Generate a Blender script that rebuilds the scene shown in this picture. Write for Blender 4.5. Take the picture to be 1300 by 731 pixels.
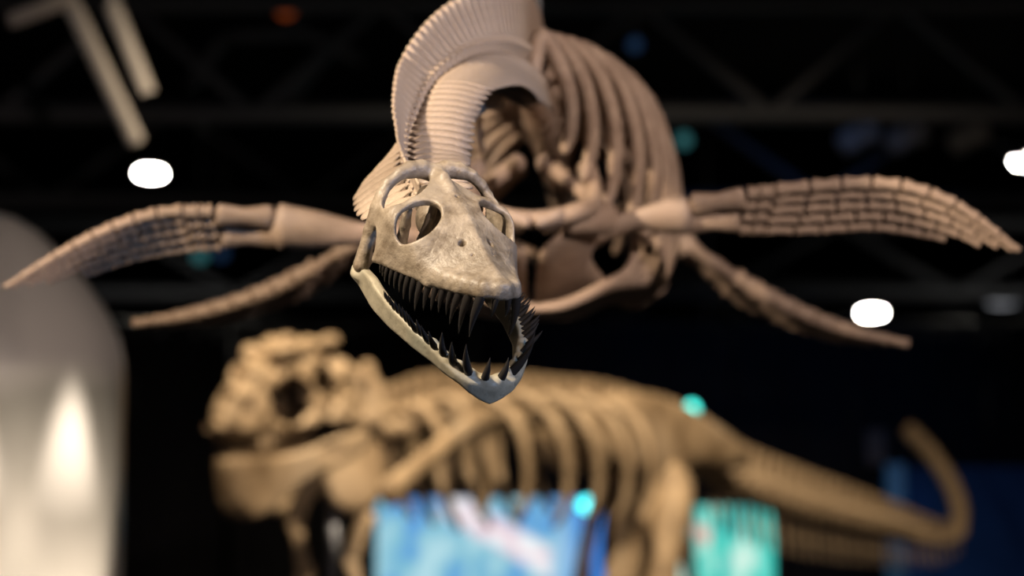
import bpy, math, random
import numpy as np
from mathutils import Vector, Matrix
random.seed(7)
rng = np.random.default_rng(7)
for o in list(bpy.data.objects): bpy.data.objects.remove(o)
scene = bpy.context.scene
COL = scene.collection

# ---------------------------------------------------------------- camera, world, exposure, lights
FPX = 3972.0                                   # focal length in pixels of the 1300 wide frame
PITCH = math.radians(6.61)
CAM = Vector((0, 0, 1.6))
RT = Vector((1, 0, 0)); FW = Vector((0, math.cos(PITCH), math.sin(PITCH))); UP = Vector((0, -math.sin(PITCH), math.cos(PITCH)))
def W(px, py, d):
    return CAM + FW*d + RT*((px-650)/FPX*d) + UP*((365.5-py)/FPX*d)
cam = bpy.data.cameras.new('camera'); cam_o = bpy.data.objects.new('camera', cam); COL.objects.link(cam_o)
cam.sensor_width = 36; cam.lens = 36*FPX/1300; cam.clip_end = 300
cam_o.matrix_world = Matrix((( RT.x, UP.x, -FW.x, CAM.x), (RT.y, UP.y, -FW.y, CAM.y), (RT.z, UP.z, -FW.z, CAM.z), (0,0,0,1)))
cam.dof.use_dof = True; cam.dof.focus_distance = 5.93; cam.dof.aperture_fstop = 2.3
scene.camera = cam_o
scene.view_settings.view_transform = 'Standard'; scene.view_settings.look = 'None'
scene.view_settings.gamma = 1; scene.view_settings.use_curve_mapping = False
scene.view_settings.exposure = 0.0
wd = bpy.data.worlds.new('World'); scene.world = wd; wd.use_nodes = True
bg = wd.node_tree.nodes['Background']; bg.inputs[0].default_value = (0.85, 0.9, 1.0, 1); bg.inputs[1].default_value = 0.02

def spot(name, loc, target, energy, color, angle, blend=0.5, size=0.08):
    l = bpy.data.lights.new(name, 'SPOT'); l.energy = energy; l.color = color
    l.spot_size = math.radians(angle); l.spot_blend = blend; l.shadow_soft_size = size
    o = bpy.data.objects.new(name, l); COL.objects.link(o); o.location = loc
    o.rotation_euler = (Vector(target)-Vector(loc)).to_track_quat('-Z', 'Y').to_euler()
    return o
SK = W(580, 340, 6.0)
BODY = W(690, 220, 9.2)
TREX = W(600, 540, 22.5)
WARM = (1.0, 0.80, 0.56); WARM2 = (1.0, 0.74, 0.50); COOL = (0.30, 0.54, 1.0)
spot('key_spot', (-2.9, 2.6, 7.0), W(598, 375, 5.95), 2700, (1, .82, .60), 9.5, .6, .05)
spot('cool_side_spot', (4.6, 2.6, 3.4), SK + Vector((0.1, 0.5, 0.15)), 430, COOL, 30, .6, .25)
spot('body_spot', (-4.2, 3.4, 4.3), BODY, 2700, (1, .78, .56), 50, .7, .15)
spot('body_side_spot', (3.6, .6, 4.2), W(780, 240, 9.2), 2200, (1.0, .79, .68), 36, .7, .15)
spot('dinosaur_spot', (1.0, 16.0, 10.2), W(690, 570, 23), 8600, (1.0, .80, .55), 58, .7, .2)
spot('dinosaur_tail_spot', (4.5, 14.0, 8.6), W(1000, 620, 27.0), 2000, (1.0, .78, .56), 34, .7, .2)
spot('dinosaur_head_spot', (-4.0, 12.0, 9.6), W(350, 520, 20.0), 3000, (1.0, .80, .56), 16, .7, .15)

# ---------------------------------------------------------------- helpers
WM = {}                                        # world matrices by object name
def put(o, parent=None, M=None):
    COL.objects.link(o)
    M = M or Matrix.Identity(4)
    if parent is not None:
        o.parent = parent
        o.matrix_basis = WM[parent.name].inverted() @ M
    else:
        o.matrix_basis = M
    WM[o.name] = M
    return o
def tag(o, label=None, cat=None, group=None, kind=None):
    if label: o['label'] = label
    if cat: o['category'] = cat
    if group: o['group'] = group
    if kind: o['kind'] = kind
    return o
def empty(name, loc, label, cat, group=None):
    o = bpy.data.objects.new(name, None); o.empty_display_size = .1
    put(o, None, Matrix.Translation(loc)); return tag(o, label, cat, group)
def mesh(name, verts, faces, mat=None, smooth=True):
    me = bpy.data.meshes.new(name)
    me.from_pydata([tuple(v) for v in verts], [], [tuple(f) for f in faces]); me.update()
    if smooth: me.polygons.foreach_set('use_smooth', [True]*len(me.polygons))
    if mat: me.materials.append(mat)
    return me
def mesh_np(name, V, Q, mat=None, smooth=True):
    me = bpy.data.meshes.new(name)
    me.vertices.add(len(V)); me.vertices.foreach_set('co', np.asarray(V, np.float32).ravel())
    me.loops.add(Q.size); me.loops.foreach_set('vertex_index', Q.astype(np.int32).ravel())
    me.polygons.add(len(Q)); me.polygons.foreach_set('loop_start', np.arange(0, Q.size, 4, dtype=np.int32))
    me.update(calc_edges=True); me.validate()
    if smooth: me.polygons.foreach_set('use_smooth', [True]*len(me.polygons))
    if mat: me.materials.append(mat)
    return me
def obj(name, me, parent=None, M=None, label=None, cat=None, group=None, kind=None):
    o = bpy.data.objects.new(name, me); put(o, parent, M)
    return tag(o, label, cat, group, kind)

# --- signed distance modelling, turned into quads with surface nets
def surface_nets(F, lo, h):
    nx, ny, nz = F.shape
    ins = F < 0
    s = np.zeros((nx-1, ny-1, nz-1), np.int8)
    offs = [(i, j, k) for i in (0, 1) for j in (0, 1) for k in (0, 1)]
    for (i, j, k) in offs: s += ins[i:nx-1+i, j:ny-1+j, k:nz-1+k]
    act = np.argwhere((s > 0) & (s < 8))
    idx = -np.ones((nx-1, ny-1, nz-1), np.int64); idx[tuple(act.T)] = np.arange(len(act))
    cv = {o: F[act[:, 0]+o[0], act[:, 1]+o[1], act[:, 2]+o[2]] for o in offs}
    acc = np.zeros((len(act), 3)); cnt = np.zeros(len(act))
    for a in offs:
        for ax in range(3):
            if a[ax] == 1: continue
            b = list(a); b[ax] = 1; b = tuple(b)
            va, vb = cv[a], cv[b]; m = (va < 0) != (vb < 0)
            t = np.where(m, va/np.where(m, va-vb, 1), 0)
            p = np.tile(np.array(a, float), (len(act), 1)); p[:, ax] = t
            acc[m] += p[m]; cnt[m] += 1
    V = (act + acc/np.maximum(cnt, 1)[:, None])*h + np.array(lo)
    quads = []
    for ax in range(3):
        b, c = (ax+1) % 3, (ax+2) % 3
        A = np.take(ins, range(0, F.shape[ax]-1), ax); B = np.take(ins, range(1, F.shape[ax]), ax)
        e = np.argwhere(A != B)
        e = e[(e[:, b] > 0) & (e[:, c] > 0) & (e[:, b] < F.shape[b]-1) & (e[:, c] < F.shape[c]-1)]
        if not len(e): continue
        fl = A[tuple(e.T)]
        def cell(db, dc):
            q = e.copy(); q[:, b] += db; q[:, c] += dc; return idx[tuple(q.T)]
        q = np.stack([cell(-1, -1), cell(0, -1), cell(0, 0), cell(-1, 0)], 1)
        q[~fl] = q[~fl][:, ::-1]; quads.append(q)
    return V, np.concatenate(quads)
def sdf_mesh(name, fn, lo, hi, h, mat, scale=1.0, smooth_it=1):
    n = [int(math.ceil((b-a)/h))+1 for a, b in zip(lo, hi)]
    ax = [np.float32(lo[i]) + np.arange(n[i], dtype=np.float32)*np.float32(h) for i in range(3)]
    X, Y, Z = np.meshgrid(*ax, indexing='ij')
    V, Q = surface_nets(fn(X, Y, Z), lo, h)
    for _ in range(smooth_it):
        acc = np.zeros_like(V); cnt = np.zeros(len(V))
        for a in range(4):
            for b in (Q[:, (a+1) % 4], Q[:, (a+3) % 4]):
                np.add.at(acc, Q[:, a], V[b]); np.add.at(cnt, Q[:, a], 1)
        V = V*.45 + .55*acc/np.maximum(cnt, 1)[:, None]
    return mesh_np(name, V*scale, Q, mat)
def smin(a, b, k): 
    h = np.clip(.5+.5*(b-a)/k, 0, 1); return b*(1-h)+a*h-k*h*(1-h)
def smax(a, b, k): return -smin(-a, -b, k)
def ell(X, Y, Z, c, r):
    q = np.sqrt(((X-c[0])/r[0])**2+((Y-c[1])/r[1])**2+((Z-c[2])/r[2])**2)
    return (q-1)*min(r)
def cap(X, Y, Z, p, q, r0, r1):
    p = np.array(p, np.float32); q = np.array(q, np.float32); d = q-p; L = float(d@d)
    t = np.clip(((X-p[0])*d[0]+(Y-p[1])*d[1]+(Z-p[2])*d[2])/L, 0, 1)
    return np.sqrt((X-p[0]-t*d[0])**2+(Y-p[1]-t*d[1])**2+(Z-p[2]-t*d[2])**2)-(r0+(r1-r0)*t)
def chain(X, Y, Z, pts, k=3):
    f = None
    for a, b in zip(pts[:-1], pts[1:]):
        g = cap(X, Y, Z, a[:3], b[:3], a[3], b[3]); f = g if f is None else smin(f, g, k)
    return f
def bx(X, Y, Z, c, r, rd=0.05):
    dx = np.abs(X-c[0])-r[0]+rd; dy = np.abs(Y-c[1])-r[1]+rd; dz = np.abs(Z-c[2])-r[2]+rd
    return np.sqrt(np.maximum(dx, 0)**2+np.maximum(dy, 0)**2+np.maximum(dz, 0)**2)+np.minimum(np.maximum(dx, np.maximum(dy, dz)), 0)-rd

# --- swept tubes
def catmull(P, n):
    P = [np.array(p, float) for p in P]; P = [2*P[0]-P[1]]+P+[2*P[-1]-P[-2]]
    out = []; m = len(P)-3
    for s in np.linspace(0, m, n):
        i = min(int(s), m-1); t = s-i; a, b, c, d = P[i:i+4]
        out.append(.5*((2*b)+(c-a)*t+(2*a-5*b+4*c-d)*t*t+(3*b-a-3*c+d)*t**3))
    return np.array(out)
def tube(name, P, R, mat, n=14, seg=10, ref=(0, 0, 1), flat=1.0, smooth_path=True):
    """P: control points, R: radii at control points, flat: width of the second axis."""
    C = catmull(P, n) if smooth_path else np.array([np.array(p, float) for p in P])
    n = len(C)
    r = np.interp(np.linspace(0, 1, n), np.linspace(0, 1, len(R)), R)
    T = np.gradient(C, axis=0); T /= np.linalg.norm(T, axis=1)[:, None]+1e-12
    ref = np.array(ref, float); V = []; F = []
    for i in range(n):
        a = ref-T[i]*(ref@T[i])
        if np.linalg.norm(a) < 1e-4: a = np.array((1., 0, .3)); a -= T[i]*(a@T[i])
        a /= np.linalg.norm(a); b = np.cross(T[i], a)
        for k in range(seg):
            th = 2*math.pi*k/seg
            V.append(C[i]+r[i]*(a*math.cos(th)+b*math.sin(th)*flat))
    for i in range(n-1):
        for k in range(seg):
            F.append((i*seg+k, i*seg+(k+1) % seg, (i+1)*seg+(k+1) % seg, (i+1)*seg+k))
    V.append(C[0]-T[0]*r[0]*.5); V.append(C[-1]+T[-1]*r[-1]*.5); a, b = len(V)-2, len(V)-1
    for k in range(seg):
        F.append((a, (k+1) % seg, k)); F.append((b, (n-1)*seg+k, (n-1)*seg+(k+1) % seg))
    return mesh(name, V, F, mat)
def box_mesh(name, lo, hi, mat, bevel=0.0):
    x0, y0, z0 = lo; x1, y1, z1 = hi
    v = [(x, y, z) for x in (x0, x1) for y in (y0, y1) for z in (z0, z1)]
    f = [(0, 1, 3, 2), (4, 6, 7, 5), (0, 4, 5, 1), (2, 3, 7, 6), (0, 2, 6, 4), (1, 5, 7, 3)]
    me = mesh(name, v, f, mat, False)
    if bevel:
        import bmesh
        b = bmesh.new(); b.from_mesh(me); bmesh.ops.bevel(b, geom=b.edges[:], offset=bevel, segments=2, affect='EDGES', profile=.5)
        b.to_mesh(me); b.free()
    return me
def lathe(name, prof, mat, seg=32):
    V = []; F = []
    for (r, z) in prof:
        for k in range(seg):
            t = 2*math.pi*k/seg; V.append((r*math.cos(t), r*math.sin(t), z))
    for i in range(len(prof)-1):
        for k in range(seg):
            F.append((i*seg+k, i*seg+(k+1) % seg, (i+1)*seg+(k+1) % seg, (i+1)*seg+k))
    F.append(tuple(reversed(range(seg)))); F.append(tuple((len(prof)-1)*seg+k for k in range(seg)))
    return mesh(name, V, F, mat)
def frame(o, x, y, z):
    return Matrix(((x[0], y[0], z[0], o[0]), (x[1], y[1], z[1], o[1]), (x[2], y[2], z[2], o[2]), (0, 0, 0, 1)))
def along(p, q, up=(0, 0, 1), sx=1, sy=1, sz=1):
    """matrix whose y axis runs from p to q, scaled by sy*length."""
    p = Vector(p); q = Vector(q); y = (q-p); L = y.length; y.normalize()
    up = Vector(up); x = y.cross(up)
    if x.length < 1e-4: x = y.cross(Vector((1, 0, .2)))
    x.normalize(); z = x.cross(y)
    return frame(p, x*sx, y*L*sy, z*sz)

# ---------------------------------------------------------------- materials
def principled(name, color, rough=.6, metal=0.0, spec=.5):
    m = bpy.data.materials.new(name); m.use_nodes = True
    b = m.node_tree.nodes['Principled BSDF']
    b.inputs['Base Color'].default_value = (*color, 1); b.inputs['Roughness'].default_value = rough
    b.inputs['Metallic'].default_value = metal; b.inputs['Specular IOR Level'].default_value = spec
    return m
def mottled(name, c1, c2, scale, rough=.6, bump=.2, detail=6, c3=None, scale3=3.0, cracks=0.0, dist=0.002, spec=.4, object_coords=True):
    m = principled(name, c1, rough, 0, spec); nt = m.node_tree; N = nt.nodes; L = nt.links; b = N['Principled BSDF']
    tc = N.new('ShaderNodeTexCoord'); src = tc.outputs['Object'] if object_coords else tc.outputs['Generated']
    n1 = N.new('ShaderNodeTexNoise'); n1.inputs['Scale'].default_value = scale; n1.inputs['Detail'].default_value = detail; n1.inputs['Roughness'].default_value = .65
    L.new(src, n1.inputs['Vector'])
    r = N.new('ShaderNodeValToRGB'); r.color_ramp.elements[0].position = .36; r.color_ramp.elements[1].position = .66
    r.color_ramp.elements[0].color = (*c2, 1); r.color_ramp.elements[1].color = (*c1, 1)
    L.new(n1.outputs['Fac'], r.inputs['Fac']); col = r.outputs['Color']
    if c3:
        n3 = N.new('ShaderNodeTexNoise'); n3.inputs['Scale'].default_value = scale3; n3.inputs['Detail'].default_value = 4
        L.new(src, n3.inputs['Vector'])
        rr = N.new('ShaderNodeValToRGB'); rr.color_ramp.elements[0].position = .5; rr.color_ramp.elements[1].position = .72
        L.new(n3.outputs['Fac'], rr.inputs['Fac'])
        mx = N.new('ShaderNodeMix'); mx.data_type = 'RGBA'; L.new(rr.outputs['Color'], mx.inputs[0])
        L.new(col, mx.inputs[6]); mx.inputs[7].default_value = (*c3, 1); col = mx.outputs[2]
    h = n1.outputs['Fac']
    if cracks:
        v = N.new('ShaderNodeTexVoronoi'); v.feature = 'DISTANCE_TO_EDGE'; v.inputs['Scale'].default_value = cracks
        wn = N.new('ShaderNodeTexNoise'); wn.inputs['Scale'].default_value = cracks*1.6; wn.inputs['Detail'].default_value = 5
        L.new(src, wn.inputs['Vector'])
        ad = N.new('ShaderNodeMix'); ad.data_type = 'VECTOR'; ad.inputs[0].default_value = .12
        L.new(src, ad.inputs[4]); L.new(wn.outputs['Color'], ad.inputs[5]); L.new(ad.outputs[1], v.inputs['Vector'])
        cr = N.new('ShaderNodeValToRGB'); cr.color_ramp.elements[0].position = .0; cr.color_ramp.elements[1].position = .010
        L.new(v.outputs['Distance'], cr.inputs['Fac'])
        # cracks only where a large noise lets them through
        gate = N.new('ShaderNodeTexNoise'); gate.inputs['Scale'].default_value = cracks*.8; L.new(src, gate.inputs['Vector'])
        gr = N.new('ShaderNodeValToRGB'); gr.color_ramp.elements[0].position = .37; gr.color_ramp.elements[1].position = .43
        L.new(gate.outputs['Fac'], gr.inputs['Fac'])
        mxx = N.new('ShaderNodeMath'); mxx.operation = 'MAXIMUM'; L.new(cr.outputs['Color'], mxx.inputs[0]); L.new(gr.outputs['Color'], mxx.inputs[1])
        mm = N.new('ShaderNodeMix'); mm.data_type = 'RGBA'; L.new(mxx.outputs[0], mm.inputs[0])
        mm.inputs[6].default_value = (*[c*.35 for c in c2], 1); L.new(col, mm.inputs[7]); col = mm.outputs[2]
        ml = N.new('ShaderNodeMath'); ml.operation = 'MULTIPLY'; L.new(h, ml.inputs[0]); L.new(mxx.outputs[0], ml.inputs[1]); h = ml.outputs[0]
    L.new(col, b.inputs['Base Color'])
    if bump:
        n2 = N.new('ShaderNodeTexNoise'); n2.inputs['Scale'].default_value = scale*4; n2.inputs['Detail'].default_value = 5
        L.new(src, n2.inputs['Vector'])
        a2 = N.new('ShaderNodeMath'); a2.operation = 'ADD'; L.new(h, a2.inputs[0])
        m2 = N.new('ShaderNodeMath'); m2.operation = 'MULTIPLY'; m2.inputs[1].default_value = .35; L.new(n2.outputs['Fac'], m2.inputs[0]); L.new(m2.outputs[0], a2.inputs[1])
        bp = N.new('ShaderNodeBump'); bp.inputs['Strength'].default_value = bump; bp.inputs['Distance'].default_value = dist
        L.new(a2.outputs[0], bp.inputs['Height']); L.new(bp.outputs['Normal'], b.inputs['Normal'])
    return m
def emit(name, color, strength):
    m = bpy.data.materials.new(name); m.use_nodes = True; nt = m.node_tree
    nt.nodes.remove(nt.nodes['Principled BSDF']); e = nt.nodes.new('ShaderNodeEmission')
    e.inputs[0].default_value = (*color, 1); e.inputs[1].default_value = strength
    nt.links.new(e.outputs[0], nt.nodes['Material Output'].inputs[0]); return m
M_SKULL = mottled('skull_bone', (.52, .435, .34), (.19, .145, .10), 19, .36, 1.0, 10, (.28, .235, .19), 6, cracks=0, dist=.0035, spec=.55)
M_TOOTH = mottled('black_tooth_enamel', (.026, .026, .029), (.045, .038, .032), 60, .27, .15, 3, dist=.001, spec=.6)
M_BONE = mottled('body_bone', (.50, .375, .285), (.34, .245, .185), 9, .6, .35, 6, (.42, .33, .28), 4, dist=.004)
M_NECK = mottled('neck_bone', (.54, .44, .35), (.38, .30, .235), 14, .55, .4, 6, dist=.003)
M_DINO = mottled('dinosaur_bone', (.44, .32, .20), (.15, .10, .055), 2.6, .65, .4, 5, (.34, .26, .18), 1.2, dist=.02)
M_TRUSS = mottled('truss_steel', (.075, .08, .095), (.05, .055, .065), 3, .55, .1, 3)
M_BLACK = principled('black_metal', (.012, .012, .014), .5)
M_STEEL = principled('armature_steel', (.16, .17, .20), .45, .6)
M_FLOOR = mottled('dark_concrete', (.05, .05, .055), (.03, .03, .034), .8, .35, .1, 4)
M_CEIL = mottled('black_ceiling_paint', (.012, .012, .013), (.006, .006, .007), .5, .9, .1, 3)
M_WALL = mottled('black_wall_paint', (.010, .010, .012), (.006, .006, .007), .4, .9, .1, 3)
M_DRAPE = mottled('black_drape_cloth', (.022, .022, .026), (.014, .014, .017), 6, .85, .2, 3)
M_BLUE = mottled('blue_panel_paint', (.010, .05, .24), (.008, .038, .18), .8, .9, .05, 3, spec=.1)
M_TOWER = mottled('satin_white_panel', (.72, .69, .65), (.66, .63, .60), .6, .38, .03, 3)
M_LAMP = emit('warm_lamp_glow', (1.0, .93, .80), 110)
M_LAMPDIM = emit('dim_lamp_glow', (.9, .92, 1.0), .35)
M_TEAL = emit('teal_led_glow', (.06, .85, .72), 4.0)
M_CYAN = emit('cyan_led_glow', (.08, .8, .85), 4.0)
M_TEALDIM = emit('dim_teal_led_glow', (.10, .40, .42), .30)
M_BLUEDIM = emit('dim_blue_led_glow', (.06, .15, .35), .16)
M_ORANGE = emit('orange_indicator_glow', (.9, .16, .03), .2)

# ---------------------------------------------------------------- the hall
def wall(name, lo, hi, mat):
    return obj(name, box_mesh(name, lo, hi, mat), None, None, kind='structure')
HALL_H = 10.6
wall('floor', (-26, -6, -.2), (26, 82, 0), M_FLOOR)
wall('ceiling', (-26, -6, HALL_H), (26, 82, HALL_H+.2), M_CEIL)
wall('wall_back', (-26, 82, 0), (26, 82.3, HALL_H), M_WALL)
wall('wall_left', (-26.3, -6, 0), (-26, 82, HALL_H), M_WALL)
wall('wall_right', (26, -6, 0), (26.3, 82, HALL_H), M_WALL)

# roof trusses: two chords and a zigzag of web members each
def unit_bar(mat):
    me = lathe('truss_bar', [(1, 0), (1, 1)], mat, 10); me.transform(Matrix.Rotation(-math.pi/2, 4, 'X')); return me
unit_cyl = unit_bar(M_TRUSS)
def bar(name, p, q, r, parent, me=None, label=None):
    return obj(name, me or unit_cyl, parent, along(p, q, (0, 0, 1), r, 1, r), label=label)
def truss(depth, z_top, z_bot, x0, x1, step, r, label, phase=0.0):
    y = depth
    t = empty('roof_truss', ((x0+x1)/2, y, z_bot), label, 'truss', 'roof trusses across the hall')
    bar('top_chord', (x0, y, z_top), (x1, y, z_top), r, t); bar('bottom_chord', (x0, y, z_bot), (x1, y, z_bot), r, t)
    x = x0+phase; k = 0
    while x+step <= x1:
        a, b = (z_bot, z_top) if k % 2 == 0 else (z_top, z_bot)
        bar('web_member', (x, y, a), (x+step, y, b), r*.62, t); x += step; k += 1
    return t
truss(27.5, 7.35, 6.35, -14, 14, 1.15, .085, 'dark steel roof truss with wide zigzag web above the swimming skeleton', .2)
truss(36.0, 7.9, 6.8, -18, 18, 1.5, .10, 'dark steel roof truss, second one back from the skeletons', .6)
truss(44.0, 7.6, 6.6, -21, 21, 1.7, .11, 'dark steel roof truss carrying the lit round lamps', .1)
truss(54.0, 7.9, 6.9, -24, 24, 2.0, .12, 'dark steel roof truss, farthest from the skeletons', .9)

# pale braced pipe frame hanging in the roof, upper left, and a second dimmer one
M_PIPE = mottled('pale_pipe_paint', (.50, .46, .43), (.40, .37, .35), 4, .5, .05, 3)
pipe_cyl = unit_bar(M_PIPE)
f = empty('pipe_brace', W(90, 5, 22), 'pale grey pipe brace, bent at the top, sloping down towards a lit lamp', 'roof brace')
bar('sloping_pipe', W(88, -2, 22), W(172, 178, 22.6), .062, f, pipe_cyl); bar('level_pipe', W(12, 26, 21.6), W(92, -2, 22), .055, f, pipe_cyl)
bar('hanger', W(88, -2, 22), W(88, -2, 22)+Vector((0, 0, 4)), .03, f, pipe_cyl)
f = empty('pipe_stub', W(165, 60, 23), 'short pale grey pipe beside the bent pipe brace', 'roof brace')
bar('pipe', W(142, 5, 23), W(187, 118, 23), .062, f, pipe_cyl); bar('hanger', W(142, 5, 23), W(142, 5, 23)+Vector((0, 0, 4)), .03, f, pipe_cyl)
f = empty('arched_brace', W(380, 45, 29), 'dim grey arched roof brace with two splayed struts below an orange light', 'roof brace')
for a, b in (((285, 46), (385, 40)), ((385, 40), (462, 76)), ((285, 46), (238, 112)), ((415, 62), (358, 138))):
    bar('strut', W(*a, 29), W(*b, 29), .07, f)
bar('hanger', W(385, 40, 29), W(385, 40, 29)+Vector((0, 0, 2.6)), .03, f)
spot('roof_spot', (-7.5, 15.0, 3.2), W(110, 60, 22), 190, (1, .92, .85), 34, .8, .2)

# lamps in the roof: housing, bracket, glowing lens
def ceiling_lamp(px, py, d, w, label, mat, aim=None, energy=0):
    p = W(px, py, d)
    t = empty('ceiling_lamp', p, label, 'lamp', 'roof lamps')
    h = w*.42
    lens = lathe('lens', [(w*.36, -.01), (w*.5, 0), (w*.5, .02), (w*.36, .03)], mat, 24)
    # the lens faces down and towards the camera side of the hall
    Mx = Matrix.Translation(p) @ Matrix.Rotation(math.radians(-10), 4, 'X')
    obj('lens', lens, t, Mx)
    hous = lathe('housing', [(w*.53, .025), (w*.56, .03), (w*.52, .22), (w*.3, .42), (w*.12, .46)], M_BLACK, 24)
    obj('housing', hous, t, Mx)
    up = tube('bracket', [p+Vector((0, .1, .2)), p+Vector((0, .12, .6)), p+Vector((0, .12, HALL_H-p.z))], [.03, .03, .03], M_BLACK, 6, 6)
    obj('bracket', up, t)
    return t
ceiling_lamp(191, 221, 42, .34, 'glowing warm white roof lamp below the bent pale pipe', M_LAMP)
ceiling_lamp(1303, 205, 42, .34, 'glowing warm white roof lamp beyond the tip of a raised flipper', M_LAMP)
ceiling_lamp(1107, 398, 52, .38, 'glowing warm white roof lamp just above the tip of a lowered hind flipper', M_LAMP)
ceiling_lamp(1273, 383, 56, .55, 'dim switched-down roof lamp beside the glowing one', M_LAMPDIM)
def theatre_lamp(px, py, d, label):
    p = W(px, py, d); t = empty('stage_lamp', p, label, 'stage lamp', 'unlit stage lamps on a truss')
    obj('barrel', lathe('barrel', [(.10, -.25), (.14, -.2), (.14, .1), (.18, .12), (.18, .2), (.16, .2)], M_PIPE, 16), t, Matrix.Translation(p) @ Matrix.Rotation(math.radians(60), 4, 'Y'))
    obj('yoke', tube('yoke', [p+Vector((0, -.16, 0)), p+Vector((0, -.16, .28)), p+Vector((0, .16, .28)), p+Vector((0, .16, 0))], [.02]*4, M_BLACK, 10, 6), t)
    obj('clamp', tube('clamp', [p+Vector((0, 0, .26)), p+Vector((0, 0, .5)), p+Vector((0, 0, HALL_H-p.z))], [.03]*3, M_BLACK, 4, 6), t)
for px in (1090, 1152, 1230): theatre_lamp(px, 172, 36, 'unlit grey stage lamp hanging under a roof truss')
def small_light(px, py, d, r, mat, label, name='indicator_light'):
    p = W(px, py, d); t = empty(name, p, label, 'light')
    obj('lens', lathe('lens', [(r*.6, -.02), (r, 0), (r, .03), (r*.7, .05)], mat, 20), t, Matrix.Translation(p) @ Matrix.Rotation(math.radians(90), 4, 'X'))
    obj('housing', lathe('housing', [(r*1.08, .0), (r*1.15, .02), (r*1.1, .25), (r*.6, .34)], M_BLACK, 20), t, Matrix.Translation(p+Vector((0, .04, 0))) @ Matrix.Rotation(math.radians(-90), 4, 'X'))
    obj('stem', tube('stem', [p+Vector((0, .15, .05)), p+Vector((0, .15, 1)), p+Vector((0, .15, HALL_H-p.z))], [.025]*3, M_BLACK, 4, 6), t)
small_light(363, 11, 31, .10, M_ORANGE, 'small orange indicator light under the roof')
small_light(868, 178, 40, .09, M_TEALDIM, 'dim green spot lamp in the roof beside the rib cage', 'led_spotlight')
small_light(254, 324, 44, .10, M_TEALDIM, 'dim teal spot lamp hanging below a front flipper', 'led_spotlight')
small_light(281, 322, 44, .09, M_BLUEDIM, 'faint blue spot lamp next to the dim teal one', 'led_spotlight')
small_light(899, 457, 40, .10, M_TEALDIM, 'dim grey-teal spot lamp hanging above the dinosaur hip', 'led_spotlight')
small_light(806, 57, 33, .07, M_BLUEDIM, 'faint blue indicator under the roof beside the rib cage')

# lamp stands with teal heads behind the dinosaur
def lamp_stand(px, py, d, w, h, mat, label):
    p = W(px, py, d); t = empty('lamp_stand', (p.x, p.y, 0), label, 'lamp stand', 'teal lamps on stands')
    obj('pole', tube('pole', [(p.x, p.y+.08, .02), (p.x, p.y+.08, p.z/2), (p.x, p.y+.08, p.z)], [.03]*3, M_BLACK, 4, 8), t)
    for k in range(3):
        a = k*2*math.pi/3+.4
        obj('leg', tube('leg', [(p.x, p.y+.08, .5), (p.x+.3*math.cos(a), p.y+.08+.3*math.sin(a), .2), (p.x+.5*math.cos(a), p.y+.08+.5*math.sin(a), .015)], [.015]*3, M_BLACK, 5, 6), t)
    Mh = Matrix.Translation(p) @ Matrix.Rotation(math.radians(90), 4, 'X') @ Matrix.Diagonal((w, h, 1, 1))
    obj('lens', lathe('lens', [(.6, -.03), (.96, -.01), (1, .02), (.8, .04)], mat, 20), t, Mh)
    obj('head', lathe('head', [(1.05, .02), (1.1, 0), (1.1, -.2), (.6, -.3)], M_BLACK, 20), t, Mh)
lamp_stand(878, 521, 33, .07, .09, M_TEAL, 'tall lamp stand with teal glowing head behind the dinosaur hip')
lamp_stand(748, 641, 33, .12, .08, M_CYAN, 'lamp stand with cyan glowing head at the corner of the blue screen')

# black drapes on a rail
def drape(x0, x1, y, h, label, ph):
    V = []; F = []; n = 90
    for j, z in enumerate((.02, h*.3, h*.65, h)):
        for i in range(n+1):
            u = i/n; x = x0+(x1-x0)*u
            V.append((x, y+.10*math.sin(u*2*math.pi*13+ph)+.04*math.sin(u*61+ph*2+j*.4), z))
    for j in range(3):
        for i in range(n): F.append((j*(n+1)+i, j*(n+1)+i+1, (j+1)*(n+1)+i+1, (j+1)*(n+1)+i))
    me = mesh('black_drape', V, F, M_DRAPE); o = obj('black_drape', me, None, None, label, 'curtain', 'black drapes across the hall')
    s = o.modifiers.new('thick', 'SOLIDIFY'); s.thickness = .02
    obj('rail', tube('rail', [(x0, y, h+.03), ((x0+x1)/2, y, h+.03), (x1, y, h+.03)], [.03]*3, M_BLACK, 3, 6), o)
for i, lb in enumerate(('behind the white tower', 'behind the dinosaur skull', 'behind the blue screen', 'behind the dinosaur hip', 'beside the blue panel')):
    drape(-6.6+3.1*i, -6.6+3.1*i+3.06, 38.5, 5.6, 'pleated black drape hanging '+lb, i*1.3)
spot('drape_blue_spot', (3.5, 30, 8.5), (3.0, 38.5, 4.4), 160, (.12, .35, 1.0), 46, .9, .2)

# blue exhibition panels at the right
def panel(name, a, b, d, th, mat, label, cat, zb=0.0):
    p = W(a[0], a[1], d); q = W(b[0], b[1], d)
    return obj(name, box_mesh(name, (p.x, p.y, zb), (q.x, p.y+th, p.z), mat, .02), None, None, label, cat)
bp = panel('blue_partition', (1150, 592), (1420, 731), 34, .25, M_BLUE, 'large dark blue partition behind the upturned tail tip', 'partition')
M_BLUE2 = mottled('bright_blue_panel_paint', (.04, .22, .62), (.03, .18, .52), .8, .55, .05, 3)
panel('blue_pillar', (1126, 588), (1149, 731), 33.7, .3, M_BLUE2, 'narrow brighter blue pillar at the edge of the dark blue partition', 'pillar')
spot('partition_spot', (7.5, 27, 7.8), W(1240, 680, 34), 40, (.15, .42, 1.0), 50, .8, .2)
spot('pillar_spot', (3.8, 29.5, 5.2), W(1135, 640, 33.7), 35, (.4, .75, 1.0), 14, .8, .1)
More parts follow.
